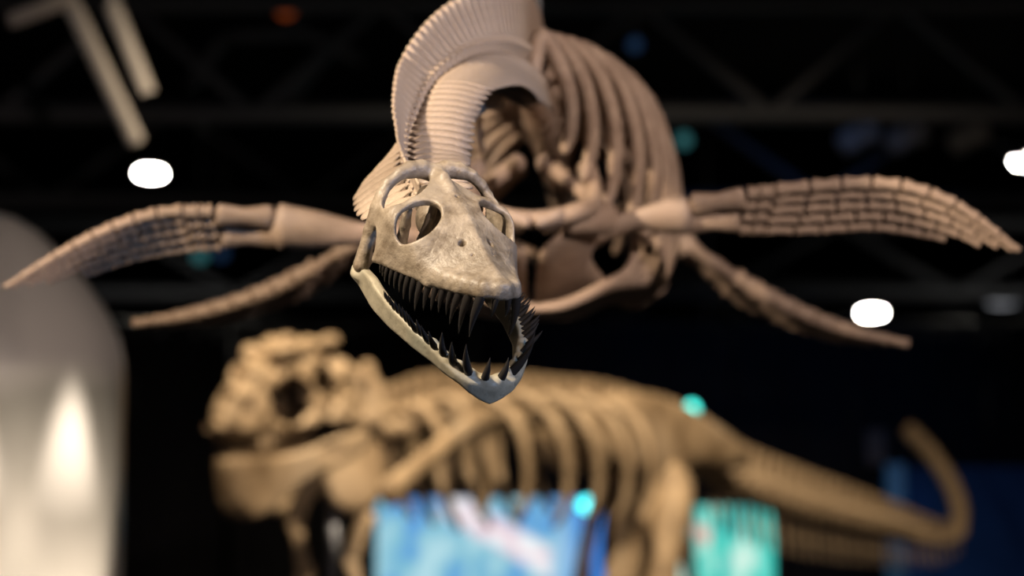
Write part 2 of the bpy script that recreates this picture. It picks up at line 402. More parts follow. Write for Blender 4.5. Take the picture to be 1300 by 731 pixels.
nb = panel('notice_board', (1100, 545), (1124, 590), 38.2, .06, mottled('pale_board', (.22, .18, .16), (.14, .12, .11), 3, .7, .05), 'small pale notice board beside the blue pillar', 'board', W(1100, 590, 38.2).z)
pn = W(1112, 580, 38.2)
obj('post', tube('post', [(pn.x, pn.y+.08, 0), (pn.x, pn.y+.08, pn.z/2), (pn.x, pn.y+.08, pn.z)], [.03]*3, M_BLACK, 4, 8), nb)

# the white tower at the left
tw = W(-18, 600, 16.0); top = W(150, 446, 16.0).z
prof = [(.70, 0), (.70, top-.15), (.695, top-.04), (.67, top+.08), (.60, top+.22), (.50, top+.36), (.38, top+.50), (.25, top+.62), (.12, top+.70), (.02, top+.72)]
obj('white_tower', lathe('white_tower', prof, M_TOWER, 64), None, Matrix.Translation((tw.x, tw.y, 0)), 'round satin white display tower with a domed top', 'display tower')
for (sn, e) in ((.72, 2200), (.0, 2200)):
    n = Vector((sn, -math.sqrt(1-sn*sn), 0)); ax_ = Vector((tw.x, tw.y, 0))
    spot('tower_spot', ax_+n*1.06+Vector((0, 0, top+1.2)), ax_+n*.72+Vector((0, 0, top-4.0)), e, (1, .86, .70), 22, .6, .03)
for sn in (.72, .0):
    n = Vector((sn, -math.sqrt(1-sn*sn), 0)); ax_ = Vector((tw.x, tw.y, 0))
    spot('tower_fill_uplight', ax_+n*1.02+Vector((0, 0, .15)), ax_+n*.72+Vector((0, 0, top-.9)), 480, (1, .84, .64), 24, .8, .03)  # added fill from the floor, brightens the lower wall where the downlights fade
spot('tower_fill_wash', (0.6, 7.0, 6.5), (tw.x, tw.y, top), 130, (1, .86, .74), 16, .8, .1)  # added broad fill that lifts the dome out of the dark, no fixture
spot('tower_blue_spot', (-3.4, 20.5, 5.2), (tw.x, tw.y, top+.5), 40, (.55, .7, 1), 30, .8, .1)

# video screens
def screen_mat(name, cols, streak, strength):
    m = bpy.data.materials.new(name); m.use_nodes = True; nt = m.node_tree; N = nt.nodes; L = nt.links
    N.remove(N['Principled BSDF']); e = N.new('ShaderNodeEmission'); e.inputs[1].default_value = strength
    tc = N.new('ShaderNodeTexCoord'); mp = N.new('ShaderNodeMapping'); mp.inputs['Scale'].default_value = (5.0, 1, 1.3); mp.inputs['Rotation'].default_value = (0, .25, 0)
    L.new(tc.outputs['Generated'], mp.inputs['Vector'])
    n = N.new('ShaderNodeTexNoise'); n.inputs['Scale'].default_value = 1.5; n.inputs['Detail'].default_value = 2; L.new(mp.outputs[0], n.inputs['Vector'])
    r = N.new('ShaderNodeValToRGB'); r.color_ramp.elements[0].position = .36; r.color_ramp.elements[1].position = .64
    r.color_ramp.elements[0].color = (*cols[0], 1); r.color_ramp.elements[1].color = (*cols[2], 1)
    x = r.color_ramp.elements.new(.5); x.color = (*cols[1], 1)
    L.new(n.outputs['Fac'], r.inputs['Fac'])
    sx = N.new('ShaderNodeSeparateXYZ'); L.new(tc.outputs['Generated'], sx.inputs[0])
    def math_(op, a, b):
        k = N.new('ShaderNodeMath'); k.operation = op
        for i, v in enumerate((a, b)):
            if isinstance(v, (int, float)): k.inputs[i].default_value = v
            else: L.new(v, k.inputs[i])
        return k.outputs[0]
    # right part of the picture turns to a deeper colour
    g = N.new('ShaderNodeMapRange'); g.inputs[1].default_value = streak['deep0']; g.inputs[2].default_value = streak['deep1']; L.new(sx.outputs['X'], g.inputs[0])
    mx = N.new('ShaderNodeMix'); mx.data_type = 'RGBA'; L.new(g.outputs[0], mx.inputs[0]); L.new(r.outputs[0], mx.inputs[6]); mx.inputs[7].default_value = (*streak['deep'], 1)
    # one diagonal band
    d = math_('SUBTRACT', sx.outputs['Z'], math_('SUBTRACT', streak['c'], math_('MULTIPLY', sx.outputs['X'], streak['m'])))
    ab = math_('ABSOLUTE', d, 0.0)
    bnd = N.new('ShaderNodeMapRange'); bnd.inputs[1].default_value = streak['w']; bnd.inputs[2].default_value = streak['w']*.55; L.new(ab, bnd.inputs[0])
    xin = N.new('ShaderNodeMapRange'); xin.inputs[1].default_value = streak['x1']; xin.inputs[2].default_value = streak['x1']-.03; L.new(sx.outputs['X'], xin.inputs[0])
    xi0 = N.new('ShaderNodeMapRange'); xi0.inputs[1].default_value = streak['x0']; xi0.inputs[2].default_value = streak['x0']+.03; L.new(sx.outputs['X'], xi0.inputs[0])
    fac = math_('MULTIPLY', math_('MULTIPLY', bnd.outputs[0], xin.outputs[0]), xi0.outputs[0])
    n2 = N.new('ShaderNodeTexNoise'); n2.inputs['Scale'].default_value = 9; L.new(tc.outputs['Generated'], n2.inputs['Vector'])
    rr = N.new('ShaderNodeValToRGB'); rr.color_ramp.elements[0].position = .42; rr.color_ramp.elements[1].position = .58
    rr.color_ramp.elements[0].color = (*streak['a'], 1); rr.color_ramp.elements[1].color = (*streak['b'], 1); L.new(n2.outputs['Fac'], rr.inputs['Fac'])
    m3 = N.new('ShaderNodeMix'); m3.data_type = 'RGBA'; L.new(fac, m3.inputs[0]); L.new(mx.outputs[2], m3.inputs[6]); L.new(rr.outputs[0], m3.inputs[7])
    L.new(m3.outputs[2], e.inputs[0]); L.new(e.outputs[0], N['Material Output'].inputs[0]); return m
def video_screen(x0, x1, y0, d, hgt, mat, label):
    p = W(x0, y0, d); q = W(x1, y0, d); z1 = p.z; z0 = z1-hgt
    t = empty('video_screen', ((p.x+q.x)/2, p.y, 0), label, 'screen')
    obj('display', box_mesh('display', (p.x, p.y, z0), (q.x, p.y+.04, z1), mat), t)
    obj('bezel', box_mesh('bezel', (p.x-.04, p.y+.05, z0-.04), (q.x+.04, p.y+.16, z1+.04), M_BLACK, .01), t)
    for x in (p.x+.3, q.x-.3):
        obj('leg', box_mesh('leg', (x-.05, p.y+.17, 0), (x+.05, p.y+.27, z1-.2), M_BLACK, .01), t)
MS1 = screen_mat('blue_video_picture', ((.09, .30, .74), (.22, .52, .66), (.45, .72, .80)),
                 dict(deep0=.66, deep1=.86, deep=(.055, .24, .74), c=1.32, m=1.32, w=.18, x0=.24, x1=.70, a=(.82, .60, .68), b=(.93, .93, .95)), 1.0)
MS2 = screen_mat('teal_video_picture', ((.03, .42, .42), (.10, .68, .56), (.62, .90, .78)),
                 dict(deep0=.80, deep1=1.0, deep=(.05, .66, .56), c=.98, m=.7, w=.10, x0=.16, x1=.45, a=(.85, .40, .34), b=(.70, .70, .58)), 1.0)
video_screen(478, 800, 632, 35, 1.25, MS1, 'wide bright blue video screen showing a pale diagonal streak')
video_screen(838, 982, 642, 35, 1.1, MS2, 'smaller teal video screen seen between the dinosaur leg and tail')
# ---------------------------------------------------------------- the swimming marine reptile skeleton
PL = empty('marine_reptile_skeleton', W(660, 390, 9.0), 'long-necked marine reptile skeleton with black teeth hanging in mid air, jaws open', 'skeleton')
PSI = math.radians(30); THE = math.radians(25.4); KPX = 6.0/FPX
def rv(r, u, v): return RT*r+UP*u-FW*v
SX = -rv(math.cos(PSI), 0, -math.sin(PSI))
SF = rv(math.cos(THE)*math.sin(PSI), -math.sin(THE), math.cos(THE)*math.cos(PSI))
SU = rv(math.sin(THE)*math.sin(PSI), math.cos(THE), math.sin(THE)*math.cos(PSI))
M_SK = frame(W(582.5, 277.5, 6.0), SX, SF, SU)
# profiles along the skull axis, in units of KPX metres
def ip(a, pts): 
    p = sorted(pts); return np.interp(a, [q[0] for q in p], [q[1] for q in p]).astype(np.float32)
JW = [(152, 4), (148, 16), (143, 25), (134, 31), (120, 37), (106, 45), (85, 54), (70, 61), (43, 76), (0, 92), (-30, 97), (-60, 95), (-110, 92)]
ZB = [(150, -42), (134, -46), (107, -53), (82, -58), (64, -60), (34, -66), (-9, -70), (-40, -78), (-60, -90), (-100, -92)]
ZT = [(152, -36), (148, -30), (140, -24), (125, -20), (101, -15), (75, -7), (46, 4), (20, 14), (-10, 23), (-50, 30), (-110, 30)]
SL = [(152, .3), (136, .36), (100, .58), (70, .62), (46, .52), (20, .32), (0, .26), (-50, .28), (-110, .3)]
def smooth_ip(pts):
    xs = np.linspace(-130, 190, 321); y = np.interp(xs, *zip(*sorted(pts)))
    k = np.hanning(17); k /= k.sum(); y2 = np.convolve(np.pad(y, 8, mode='edge'), k, 'valid')
    return lambda a: np.interp(a, xs, y2).astype(np.float32)
fJW, fZB, fZT, fSL = smooth_ip(JW), smooth_ip(ZB), smooth_ip(ZT), smooth_ip(SL)
def cranium(X, Y, Z):
    ax = np.abs(X); y1 = Y[0, :, 0]
    w = fJW(y1); sl = np.gradient(w, y1); cs = (1/np.sqrt(1+sl**2)).astype(np.float32)[None, :, None]; w = w[None, :, None]
    zb = fZB(y1)[None, :, None]; zt = fZT(y1)[None, :, None]; sp = fSL(y1)[None, :, None]
    axs = np.sqrt(ax*ax+9)                                   # rounded keel
    roof = (Z-(zt-sp*(axs-3)))/np.sqrt(1+sp*sp)
    cheek = (ax-(w-(Z-zb)*.08))*cs
    out = smax(roof, cheek, 16)
    out = smax(out, zb-Z, 6)
    out = smax(out, Y-149, 10)
    out = smin(out, chain(ax, Y, Z, [(26, -4, 10, 4), (38, -22, 11, 5), (54, -30, 7, 6)]), 12)
    for (x, a, r) in ((10, 141, 9), (28, 132, 9), (36, 118, 9), (44, 105, 8), (49, 93, 7), (55, 82, 7), (59, 71, 7), (64, 60, 7), (68, 50, 7)):
        out = smin(out, ell(ax, Y, Z, (x-5, a-2, float(np.interp(a, [p[0] for p in sorted(ZB)], [p[1] for p in sorted(ZB)]))+8), (r-2, r-2, r+2)), 10)
    # hollow inside, open below and at the back
    roof2 = (Z-(zt-9-sp*(axs-3)))/np.sqrt(1+sp*sp)
    inner = smax(smax(roof2, (ax-(w-9-(Z-zb)*.08))*cs, 12), Y-48, 10)
    f = smax(out, -inner, 2)
    f = smax(f, -(Y+60+(1-np.minimum(ax/90, 1))*14), 6)
    # openings: orbit, upper temporal opening, cheek notch, nostril, pineal hole
    f = smax(f, -ell(ax, Y-(ax-60)*.25, Z, (60, 3, -2), (34, 25, 36)), 4)
    f = smax(f, -ell(ax, Y-(ax-50)*.42, Z, (52, -58, 20), (37, 21, 60)), 5)
    f = smax(f, -ell(ax, Y, Z, (98, -50, -62), (26, 20, 30)), 5)
    f = smax(f, -cap(ax, Y, Z, (23, 57, 10), (17, 51, -30), 4.8, 4.0), 2)
    f = smax(f, -cap(X, Y, Z, (0, -17, 45), (0, -17, 14), 2.6, 2.2), 1)
    f = smax(f, -cap(ax, Y, Z, (15, 76, 20), (15, 76, -25), 1.6, 1.6), 1)
    # temporal arch from the crest round to the jaw joint
    arch = chain(ax, Y, Z, [(0, -86, 24, 11), (18, -88, 30, 12), (36, -85, 30, 11), (52, -80, 26, 8), (68, -76, 14, 7), (78, -71, 1, 7), (85, -63, -14, 8), (88, -60, -45, 9), (91, -58, -75, 9), (92, -57, -92, 11)])
    f = smin(f, arch, 8)
    f = smin(f, chain(X, Y, Z, [(0, -88, 28, 9), (0, -60, 30, 8), (0, -35, 23, 7)]), 7)
    bc = smin(chain(X, Y, Z, [(0, -84, -8, 17), (0, -50, -4, 14), (0, -20, 4, 10)]), ell(X, Y, Z, (0, -92, -22), (13, 12, 12)), 8)
    bc = smin(bc, ell(ax, Y, Z, (10, -48, -22), (20, 26, 26)), 8)
    f = smin(f, bc, 5)
    f = smin(f, chain(ax, Y, Z, [(52, -40, -4, 5), (48, -46, -30, 7), (46, -50, -62, 8)]), 5)
    f = smin(f, chain(ax, Y, Z, [(24, -24, 14, 5), (28, -22, -10, 6), (34, -20, -40, 7), (38, -18, -64, 7)]), 4)
    f = smin(f, chain(ax, Y, Z, [(40, 22, -62, 6), (38, 26, -40, 4), (34, 28, -22, 3.5), (31, 29, -10, 3)]), 4)
    f = smin(f, bx(ax, Y, Z, (28, 10, -62), (38, 58, 3.5), 3), 5)
    f = smin(f, cap(ax, Y, Z, (40, -38, -66), (86, -58, -84), 6, 6), 5)
    return f
cr_me = sdf_mesh('cranium', cranium, (-108, -108, -112), (108, 156, 50), 1.6, M_SKULL, KPX, 1)
CRAN = obj('cranium', cr_me, PL, M_SK, label='cream cast skull with large round eye openings')
MW = [(-100, 92), (-60, 95), (0, 97), (40, 94), (89, 83), (110, 74), (122, 68), (136, 59), (149, 46), (157, 34), (164, 21), (170, 9), (173, 3)]
MU = [(-100, -104), (-70, -98), (-50, -93), (-20, -92), (22, -101), (60, -107), (106, -116), (130, -126), (163, -144), (175, -150)]
ML = [(-100, -108), (-76, -112), (-50, -122), (-16, -130), (37, -134), (89, -138), (122, -143), (149, -153), (158, -160), (166, -170), (172, -176), (175, -176)]
fMW, fMU, fML = smooth_ip(MW), smooth_ip(MU), smooth_ip(ML)
def jaw(X, Y, Z):
    ax = np.abs(X); y1 = Y[0, :, 0]
    w = fMW(y1); zu = fMU(y1)[None, :, None]; zl = fML(y1)[None, :, None]
    sl = np.gradient(w, y1); cs = (1/np.sqrt(1+sl**2)).astype(np.float32)[None, :, None]; w = w[None, :, None]
    mid = (zu+zl)/2
    lean = (Z-mid)*.16
    th = np.interp(y1, [-100, -80, -40, 60, 140, 175], [5, 8, 7, 7.5, 9, 12]).astype(np.float32)[None, :, None]
    zl = zl+(5-10*np.clip(1-ax/26, 0, 1))*np.clip((y1-146)/14, 0, 1).astype(np.float32)[None, :, None]
    f = smax(np.abs(ax-(w-8)-lean)*cs-th, smax(Z-zu, zl-Z, 6), 5)
    f = smax(f, Y-172, 6); f = smax(f, -80-Y, 6)
    sym = smax(ell(X, Y, Z, (0, 152, -155), (20, 20, 12)), -ell(X, Y, Z, (0, 128, -145), (24, 28, 16)), 5)
    f = smin(f, sym, 6)
    f = smin(f, ell(ax, Y, Z, (90, -60, -106), (12, 14, 9)), 6)
    for (x, a) in ((11, 164), (28, 155), (41, 144), (52, 134), (60, 122), (66, 112)):
        f = smin(f, ell(ax, Y, Z, (x-1, a, float(np.interp(a, [p[0] for p in MU], [p[1] for p in MU]))-2), (7, 7, 7)), 5)
    f = smax(f, -chain(ax, Y, Z, [(106, -40, -108, 3), (105, 20, -116, 3.5), (96, 60, -122, 2.5)]), 4)
    return f
M_JAW = mottled('jaw_bone', (.55, .50, .38), (.38, .34, .25), 24, .42, .45, 8, (.42, .42, .34), 8, cracks=12, dist=.003, spec=.5)
jw_me = sdf_mesh('lower_jaw', jaw, (-112, -96, -194), (112, 180, -84), 1.6, M_JAW, KPX, 1)
JAW = obj('lower_jaw', jw_me, PL, M_SK, label='open lower jaw set with outward leaning black teeth')
# teeth: one curved cone shape, scaled
def tooth_mesh():
    V = []; F = []; n = 9; seg = 10
    for i in range(n):
        t = i/(n-1); r = (1-t)**.72*(1+.12*math.sin(t*math.pi)) if i < n-1 else .05
        cy = .10*t*t
        for k in range(seg):
            a = 2*math.pi*k/seg; V.append((r*math.cos(a), r*math.sin(a)+cy*0, t)); 
            V[-1] = (V[-1][0], V[-1][1]-1.6*t*t+1.1*t, t)
    for i in range(n-1):
        for k in range(seg): F.append((i*seg+k, i*seg+(k+1) % seg, (i+1)*seg+(k+1) % seg, (i+1)*seg+k))
    F.append(tuple(reversed(range(seg)))); F.append(tuple((n-1)*seg+k for k in range(seg)))
    return mesh('tooth', V, F, M_TOOTH)
TOOTH = tooth_mesh()
def tooth(parent, base, dirn, L, r, out):
    z = Vector(dirn).normalized(); y = Vector(out); y = (y-z*(y@z)).normalized(); x = y.cross(z)
    Ml = frame(Vector(base)*KPX, x*r*KPX, y*r*KPX, z*L*KPX)
    obj('tooth', TOOTH, parent, WM[parent.name] @ Ml)
up_list = list(zip((134, 118, 106, 94.5, 83.5, 73, 63, 53, 43.5, 34, 25, 16, 8, 0, -7, -13), (58, 58, 46, 38, 35, 37, 42, 43, 36, 33, 28, 26, 23, 20, 17, 14), (6.6, 6.4, 5.4, 4.7, 4.6, 4.6, 5, 5, 4.6, 4.3, 4, 3.8, 3.5, 3.3, 3.0, 2.8)))
lo_list = list(zip((155, 142, 130, 119, 108, 98, 88, 79, 70, 61, 52, 44, 36, 29, 22), (46, 35, 36, 31, 30, 30, 30, 29, 28, 26, 25, 24, 22, 21, 18), (6.6, 6, 5.6, 5, 4.8, 4.6, 4.5, 4.3, 4.2, 4, 3.8, 3.6, 3.4, 3.2, 3)))
for s in (1, -1):
    tooth(CRAN, (s*9, 143, -43), (s*.05, .10, -1), 27, 4.4, (0, 1, 0))
    for i, (a, L, r) in enumerate(up_list):
        x = float(fJW(np.array([a]))[0])-6; z = float(fZB(np.array([a]))[0])+2
        k = (random.random()-.5)*.10
        tooth(CRAN, (s*x, a, z), (s*(.14+k), .12+k if i > 2 else .02, -1), L*(1+k), r, (s, .25, 0))
    tooth(JAW, (s*11, 164, -146), (s*.10, .22, 1), 33, 6, (s*.4, 1, 0))
    for i, (a, L, r) in enumerate(lo_list):
        x = float(fMW(np.array([a]))[0])-8; z = float(fMU(np.array([a]))[0])-4
        k = (random.random()-.5)*.14
        tooth(JAW, (s*x, a, z), (s*((.40 if i < 3 else .75)+k), .10+k, .90), L*(1.05+k), r, (s, .2, 0))

# --- vertebra and neck rib shapes, shared
def vert_sdf(X, Y, Z):     # x lateral, y along the spine (one pitch = 1), z dorsal; spine tip at z = 1
    f = bx(X, Y, Z, (0, 0, .58), (.055, .455, .40), .05)
    f = smin(f, bx(X, Y, Z, (0, 0, .95), (.085, .40, .06), .06), .06)
    f = smin(f, bx(X, Y, Z, (0, 0, .12), (.10, .34, .14), .08), .08)
    f = smin(f, cap(np.abs(X), Y, Z, (.10, -.40, .10), (.12, .42, .16), .055, .055), .05)      # joint processes
    cen = np.maximum(np.sqrt((X/1.0)**2+((Z+.34)/1.0)**2)-(.25+.16*np.abs(Y)**1.5*1.6), np.abs(Y)-.43)
    f = smin(f, cen, .06)
    f = smax(f, -(np.maximum(np.sqrt((np.abs(X)-.16)**2+(Z+.0)**2)-.075, np.abs(Y)-.40)), .03)     # dark gap under the arch
    return f
VERT = sdf_mesh('vertebra', vert_sdf, (-.5, -.56, -.85), (.5, .56, 1.1), .05, M_NECK, 1, 1)
VERT_B = VERT.copy(); VERT_B.materials.clear(); VERT_B.materials.append(M_BONE)
VERT_D = VERT.copy(); VERT_D.materials.clear(); VERT_D.materials.append(M_DINO)
def nrib(s):
    return tube('cervical_rib', [(s*.20, .0, -.16), (s*.40, .0, -.40), (s*.56, -.06, -.66), (s*.66, -.35, -.90), (s*.72, -.75, -1.10)], [.50, .49, .46, .36, .22], M_NECK, 10, 10, ref=(0, 1, 0), flat=.17)
NRIB = {1: nrib(1), -1: nrib(-1)}

# --- neck: stations (centre px, py, depth), dorsal direction as (right, up, towards viewer), spine height, rib length
st = [((538, 260), 6.16, (-.20, .92, .30), .045, .090),
      ((520, 226), 6.30, (-.28, .94, .20), .050, .112),
      ((514, 190), 6.48, (-.30, .93, .20), .056, .112),
      ((526, 150), 6.70, (-.62, .74, .20), .070, .098),
      ((550, 106), 6.98, (-.80, .58, .12), .090, .098),
      ((592, 74), 7.36, (-.55, .82, .02), .128, .108),
      ((634, 66), 7.80, (-.18, .97, .0), .165, .115),
      ((662, 76), 8.30, (-.02, 1, 0), .19, .11),
      ((678, 92), 8.90, (0, 1, 0), .19, .10),
      ((692, 138), 9.70, (0, 1, 0), .18, .10),
      ((704, 196), 10.6, (0, 1, 0), .16, .10),
      ((712, 240), 11.4, (0, 1, 0), .13, .08),
      ((718, 272), 12.2, (0, 1, 0), .10, .06)]
CP = catmull([W(*c, d) for c, d, *_ in st], 600)
DD = np.stack([np.interp(np.linspace(0, len(st)-1, 600), range(len(st)), [rv(*s[2])[i] for s in st]) for i in range(3)], 1)
HS = np.interp(np.linspace(0, len(st)-1, 600), range(len(st)), [s[3] for s in st])
LR = np.interp(np.linspace(0, len(st)-1, 600), range(len(st)), [s[4] for s in st])
SPAR = np.linspace(0, len(st)-1, 600)
arc = np.concatenate([[0], np.cumsum(np.linalg.norm(np.diff(CP, axis=0), axis=1))])
def at_arc(s):
    f = np.interp(s, arc, np.arange(600)); i = min(int(f), 598); t = f-i
    L = lambda A: A[i]*(1-t)+A[i+1]*t
    T = CP[min(i+2, 599)]-CP[max(i-1, 0)]; T = Vector(T).normalized()
    D = Vector(L(DD)); D = (D-T*(D@T)).normalized()
    return Vector(L(CP)), T, D, float(L(HS)), float(L(LR)), float(L(SPAR))
s = .02; dorsal = []
while s < arc[-1]:
    C, T, D, hs, lr, sp = at_arc(s)
    pitch = float(np.interp(sp, [0, 3, 5, 7, 9, 12], [.036, .045, .056, .072, .085, .07]))
    fw = -T; lat = fw.cross(D)                     # y axis forward towards the skull
    Mv = frame(C, lat*hs*.95, fw*pitch, D*hs)
    isneck = sp < 7.2
    v = obj('cervical_vertebra' if isneck else 'dorsal_vertebra', VERT if isneck else VERT_B, PL, Mv)
    if isneck:
        for q in (1, -1):
            sl_ = float(np.interp(sp, [0, 1.5, 2.5, 4, 6], [1.45, 1.45, 1.35, .90, .80])); dn_ = float(np.interp(sp, [0, 1.5, 2.5, 4], [.30, .35, .65, .95]))
            obj('cervical_rib', NRIB[q], v, frame(C, lat*lr*sl_, fw*pitch, D*lr*dn_))
    else: dorsal.append((C, T, D, lat, sp))
    s += pitch

# --- rib cage
BK = Vector((0, 1, 0)); UPW = Vector((0, 0, 1)); LT = Vector((1, 0, 0))
nrb = 15; d0 = dorsal[0]
col_at = lambda d: Vector(CP[int(np.argmin(np.abs([(Vector(c)-CAM)@FW-d for c in CP[200:]])))+200])
Wd = [.13, .18, .24, .30, .345, .375, .395, .405, .405, .40, .385, .36, .33, .29, .24]
Hd = [.18, .25, .33, .39, .43, .46, .48, .49, .49, .48, .46, .42, .38, .34, .28]
for i in range(nrb):
    c = col_at(8.34+.16*i); w = Wd[i]; h = Hd[i]
    for sgn in (1, -1):
        P = [c+Vector((sgn*.03, 0, -.03)), c+Vector((sgn*w*.40, .05, .075)), c+Vector((sgn*w*.80, .11, .0)), c+Vector((sgn*w*1.0, .18, -h*.42)), c+Vector((sgn*w*1.0, .26, -h*.82)), c+Vector((sgn*w*.90, .30, -h*1.08))]
        obj('rib', tube('rib', [p-c for p in P], [.030, .036, .034, .032, .030, .022], M_BONE, 18, 8, ref=(0, 1, 0), flat=.7), PL, Matrix.Translation(c))
# belly ribs, nested shallow V shapes closing the cage below
for i in range(14):
    c = col_at(8.92+.10*i); w = float(np.interp(i, [0, 3, 6, 9, 13], [.30, .36, .39, .385, .31])); zb = -.68+.006*i
    for sgn in (1, -1):
        P = [Vector((sgn*w*1.0, .22, -.44)), Vector((sgn*w*.93, .16, -.54)), Vector((sgn*w*.62, .05, zb+.07)), Vector((sgn*w*.28, -.02, zb+.015)), Vector((-sgn*.015, -.04, zb))]
        obj('belly_rib', tube('belly_rib', P, [.010, .015, .018, .018, .012], M_BONE, 14, 8, ref=(0, 0, 1), flat=1.1), PL, Matrix.Translation(c))
# shoulder girdle: coracoid plates, shoulder blades, collar bones
def plate(name, pts, n, th, mat, parent, Mw=None, bulge=.0):
    n = Vector(n).normalized(); c = sum(pts, Vector())/len(pts); import bmesh
    b = bmesh.new(); P = catmull(list(pts)+[pts[0]], 28)[:-1]
    vs = [b.verts.new(Vector(p)-c+n*th/2) for p in P]; ws = [b.verts.new(Vector(p)-c-n*th/2) for p in P]
    m1 = [b.verts.new((Vector(p)-c)*.62+n*th*(.5+bulge)) for p in P]; m2 = [b.verts.new((Vector(p)-c)*.62-n*th*(.5+bulge)) for p in P]
    k = len(P)
    for i in range(k):
        j = (i+1) % k
        b.faces.new((vs[i], vs[j], m1[j], m1[i])); b.faces.new((ws[j], ws[i], m2[i], m2[j])); b.faces.new((vs[j], vs[i], ws[i], ws[j]))
    b.faces.new(m1); b.faces.new(list(reversed(m2)))
    bmesh.ops.recalc_face_normals(b, faces=b.faces[:])
    me = bpy.data.meshes.new(name); b.to_mesh(me); b.free(); me.polygons.foreach_set('use_smooth', [True]*len(me.polygons)); me.materials.append(mat)
    o = obj(name, me, parent, Matrix.Translation(c))
    md = o.modifiers.new('round', 'SUBSURF'); md.levels = 1; md.render_levels = 1
    return o
G = W(675, 300, 8.9)                         # middle of the girdle
def gl(x, y, z): return G+Vector((x, y, z))
for q in (1, -1):
    plate('coracoid', [gl(q*.015, -.12, -.06), gl(q*.10, -.18, .0), gl(q*.20, -.08, .03), gl(q*.17, .12, -.05), gl(q*.24, .42, -.12), gl(q*.13, .58, -.17), gl(q*.015, .50, -.16)], (0, .25, 1), .035, M_BONE, PL, bulge=.2)
    obj('shoulder_blade', tube('shoulder_blade', [gl(0, -.31, .005), gl(q*.06, -.30, .012), gl(q*.12, -.28, .03), gl(q*.165, -.20, .06), gl(q*.175, -.13, .12), gl(q*.155, -.08, .185)], [.032, .034, .036, .036, .03, .038], M_BONE, 18, 10, ref=(0, 1, 0), flat=.75), PL)
    obj('shoulder_socket', tube('shoulder_socket', [gl(q*.10, -.2, .02), gl(q*.16, -.16, .03), gl(q*.205, -.12, .04)], [.04, .045, .05], M_BONE, 8, 10), PL)
    plate('collar_bone', [gl(q*.005, -.36, -.005), gl(q*.08, -.34, .02), gl(q*.11, -.26, .02), gl(q*.04, -.2, -.01)], (0, .1, 1), .03, M_BONE, PL, bulge=.25)
    obj('inner_strut', tube('inner_strut', [gl(q*.20, .02, .02), gl(q*.17, .10, .12), gl(q*.10, .2, .20), gl(q*.04, .3, .26)], [.03, .026, .024, .03], M_BONE, 12, 8), PL)
    # hip girdle
    H = W(690, 300, 10.6)
    plate('pubis', [H+Vector((q*.015, -.3, -.1)), H+Vector((q*.16, -.32, -.06)), H+Vector((q*.24, -.1, 0)), H+Vector((q*.2, .06, .02)), H+Vector((q*.02, .02, -.08))], (0, 0, 1), .035, M_BONE, PL, bulge=.2)
    obj('ilium', tube('ilium', [H+Vector((q*.22, .02, .02)), H+Vector((q*.18, .08, .14)), H+Vector((q*.08, .12, .26))], [.035, .025, .035], M_BONE, 10, 8), PL)

# --- flippers: long upper bone, two mid bones, wrist bones and five rows of finger bones
SPOOL = lathe('finger_bone', [(.30, 0), (.50, .06), (.50, .14), (.36, .5), (.48, .86), (.48, .95), (.30, 1.0)], M_BONE, 10)
SPOOL.transform(Matrix.Rotation(-math.pi/2, 4, 'X'))
def flipper(lead, chord, n_up, widths, bone_names, splay=.0, rows=5, nph=9, rr=.9):
    """lead: points of the leading edge from the root outwards; chord: vector across the flipper; widths along it."""
    LE = catmull(lead, 200); al = np.concatenate([[0], np.cumsum(np.linalg.norm(np.diff(LE, axis=0), axis=1))]); tot = al[-1]
    P = lambda t: Vector([np.interp(t*tot, al, LE[:, i]) for i in range(3)])
    wd = lambda t: float(np.interp(t, *zip(*widths)))
    ch = Vector(chord).normalized()
    # upper bone
    t1 = n_up
    c0 = P(0)+ch*wd(0)*.5; c1 = P(t1*.5)+ch*wd(t1*.5)*.42; c2 = P(t1)+ch*wd(t1)*.45
    o = obj(bone_names[0], tube(bone_names[0], [c0-c0, (c0*.6+c1*.4)-c0, c1-c0, (c1*.4+c2*.6)-c0, c2-c0], [wd(0)*.40, wd(0)*.34, wd(t1*.5)*.36, wd(t1)*.42, wd(t1)*.50], M_BONE, 18, 12, ref=tuple(ch), flat=.62), PL, Matrix.Translation(c0))
    # two mid bones
    t2 = t1+.13
    for k, nm in ((.2, bone_names[1]), (.74, bone_names[2])):
        a = P(t1+.008)+ch*wd(t1)*k; b = P(t2)+ch*wd(t2)*k
        w = wd(t2)*.46; n = ch.cross((b-a).normalized())
        y = b-a; x = ch
        obj(nm, SPOOL, PL, along(a, b, n, w*.95, 1, w*.62))
    # wrist bones and finger rows
    t = t2+.004
    for r in range(2):
        dt = .028
        for k in range(4):
            kk = .10+.27*k
            a = P(t)+ch*wd(t)*kk; b = P(t+dt)+ch*wd(t+dt)*kk; w = wd(t)*.27
            obj('wrist_bone', SPOOL, PL, along(a, b, ch.cross((b-a).normalized()), w, 1, w*.8))
        t += dt+.002
    tb = t
    for k in range(rows):
        kk = .06+.88*k/(rows-1)
        end = 1.0-[.0, .015, .05, .09, .17][k] if rows == 5 else 1-.05*k
        n = nph-[0, 0, 1, 1, 2][k]
        ts = tb+(end-tb)*np.linspace(0, 1, n+1)**.92
        for i in range(n):
            q0 = P(ts[i])+ch*wd(ts[i])*kk; q1 = P(ts[i+1])+ch*wd(ts[i+1])*kk
            q1 = q0+(q1-q0)*.93
            w = max(.016, (wd(ts[i])/rows*1.02 if k else wd(ts[i])/rows*1.2)*(1-.25*i/n))*rr
            obj('finger_bone', SPOOL, PL, along(q0, q1, ch.cross((q1-q0).normalized()), w, 1, w*.9))
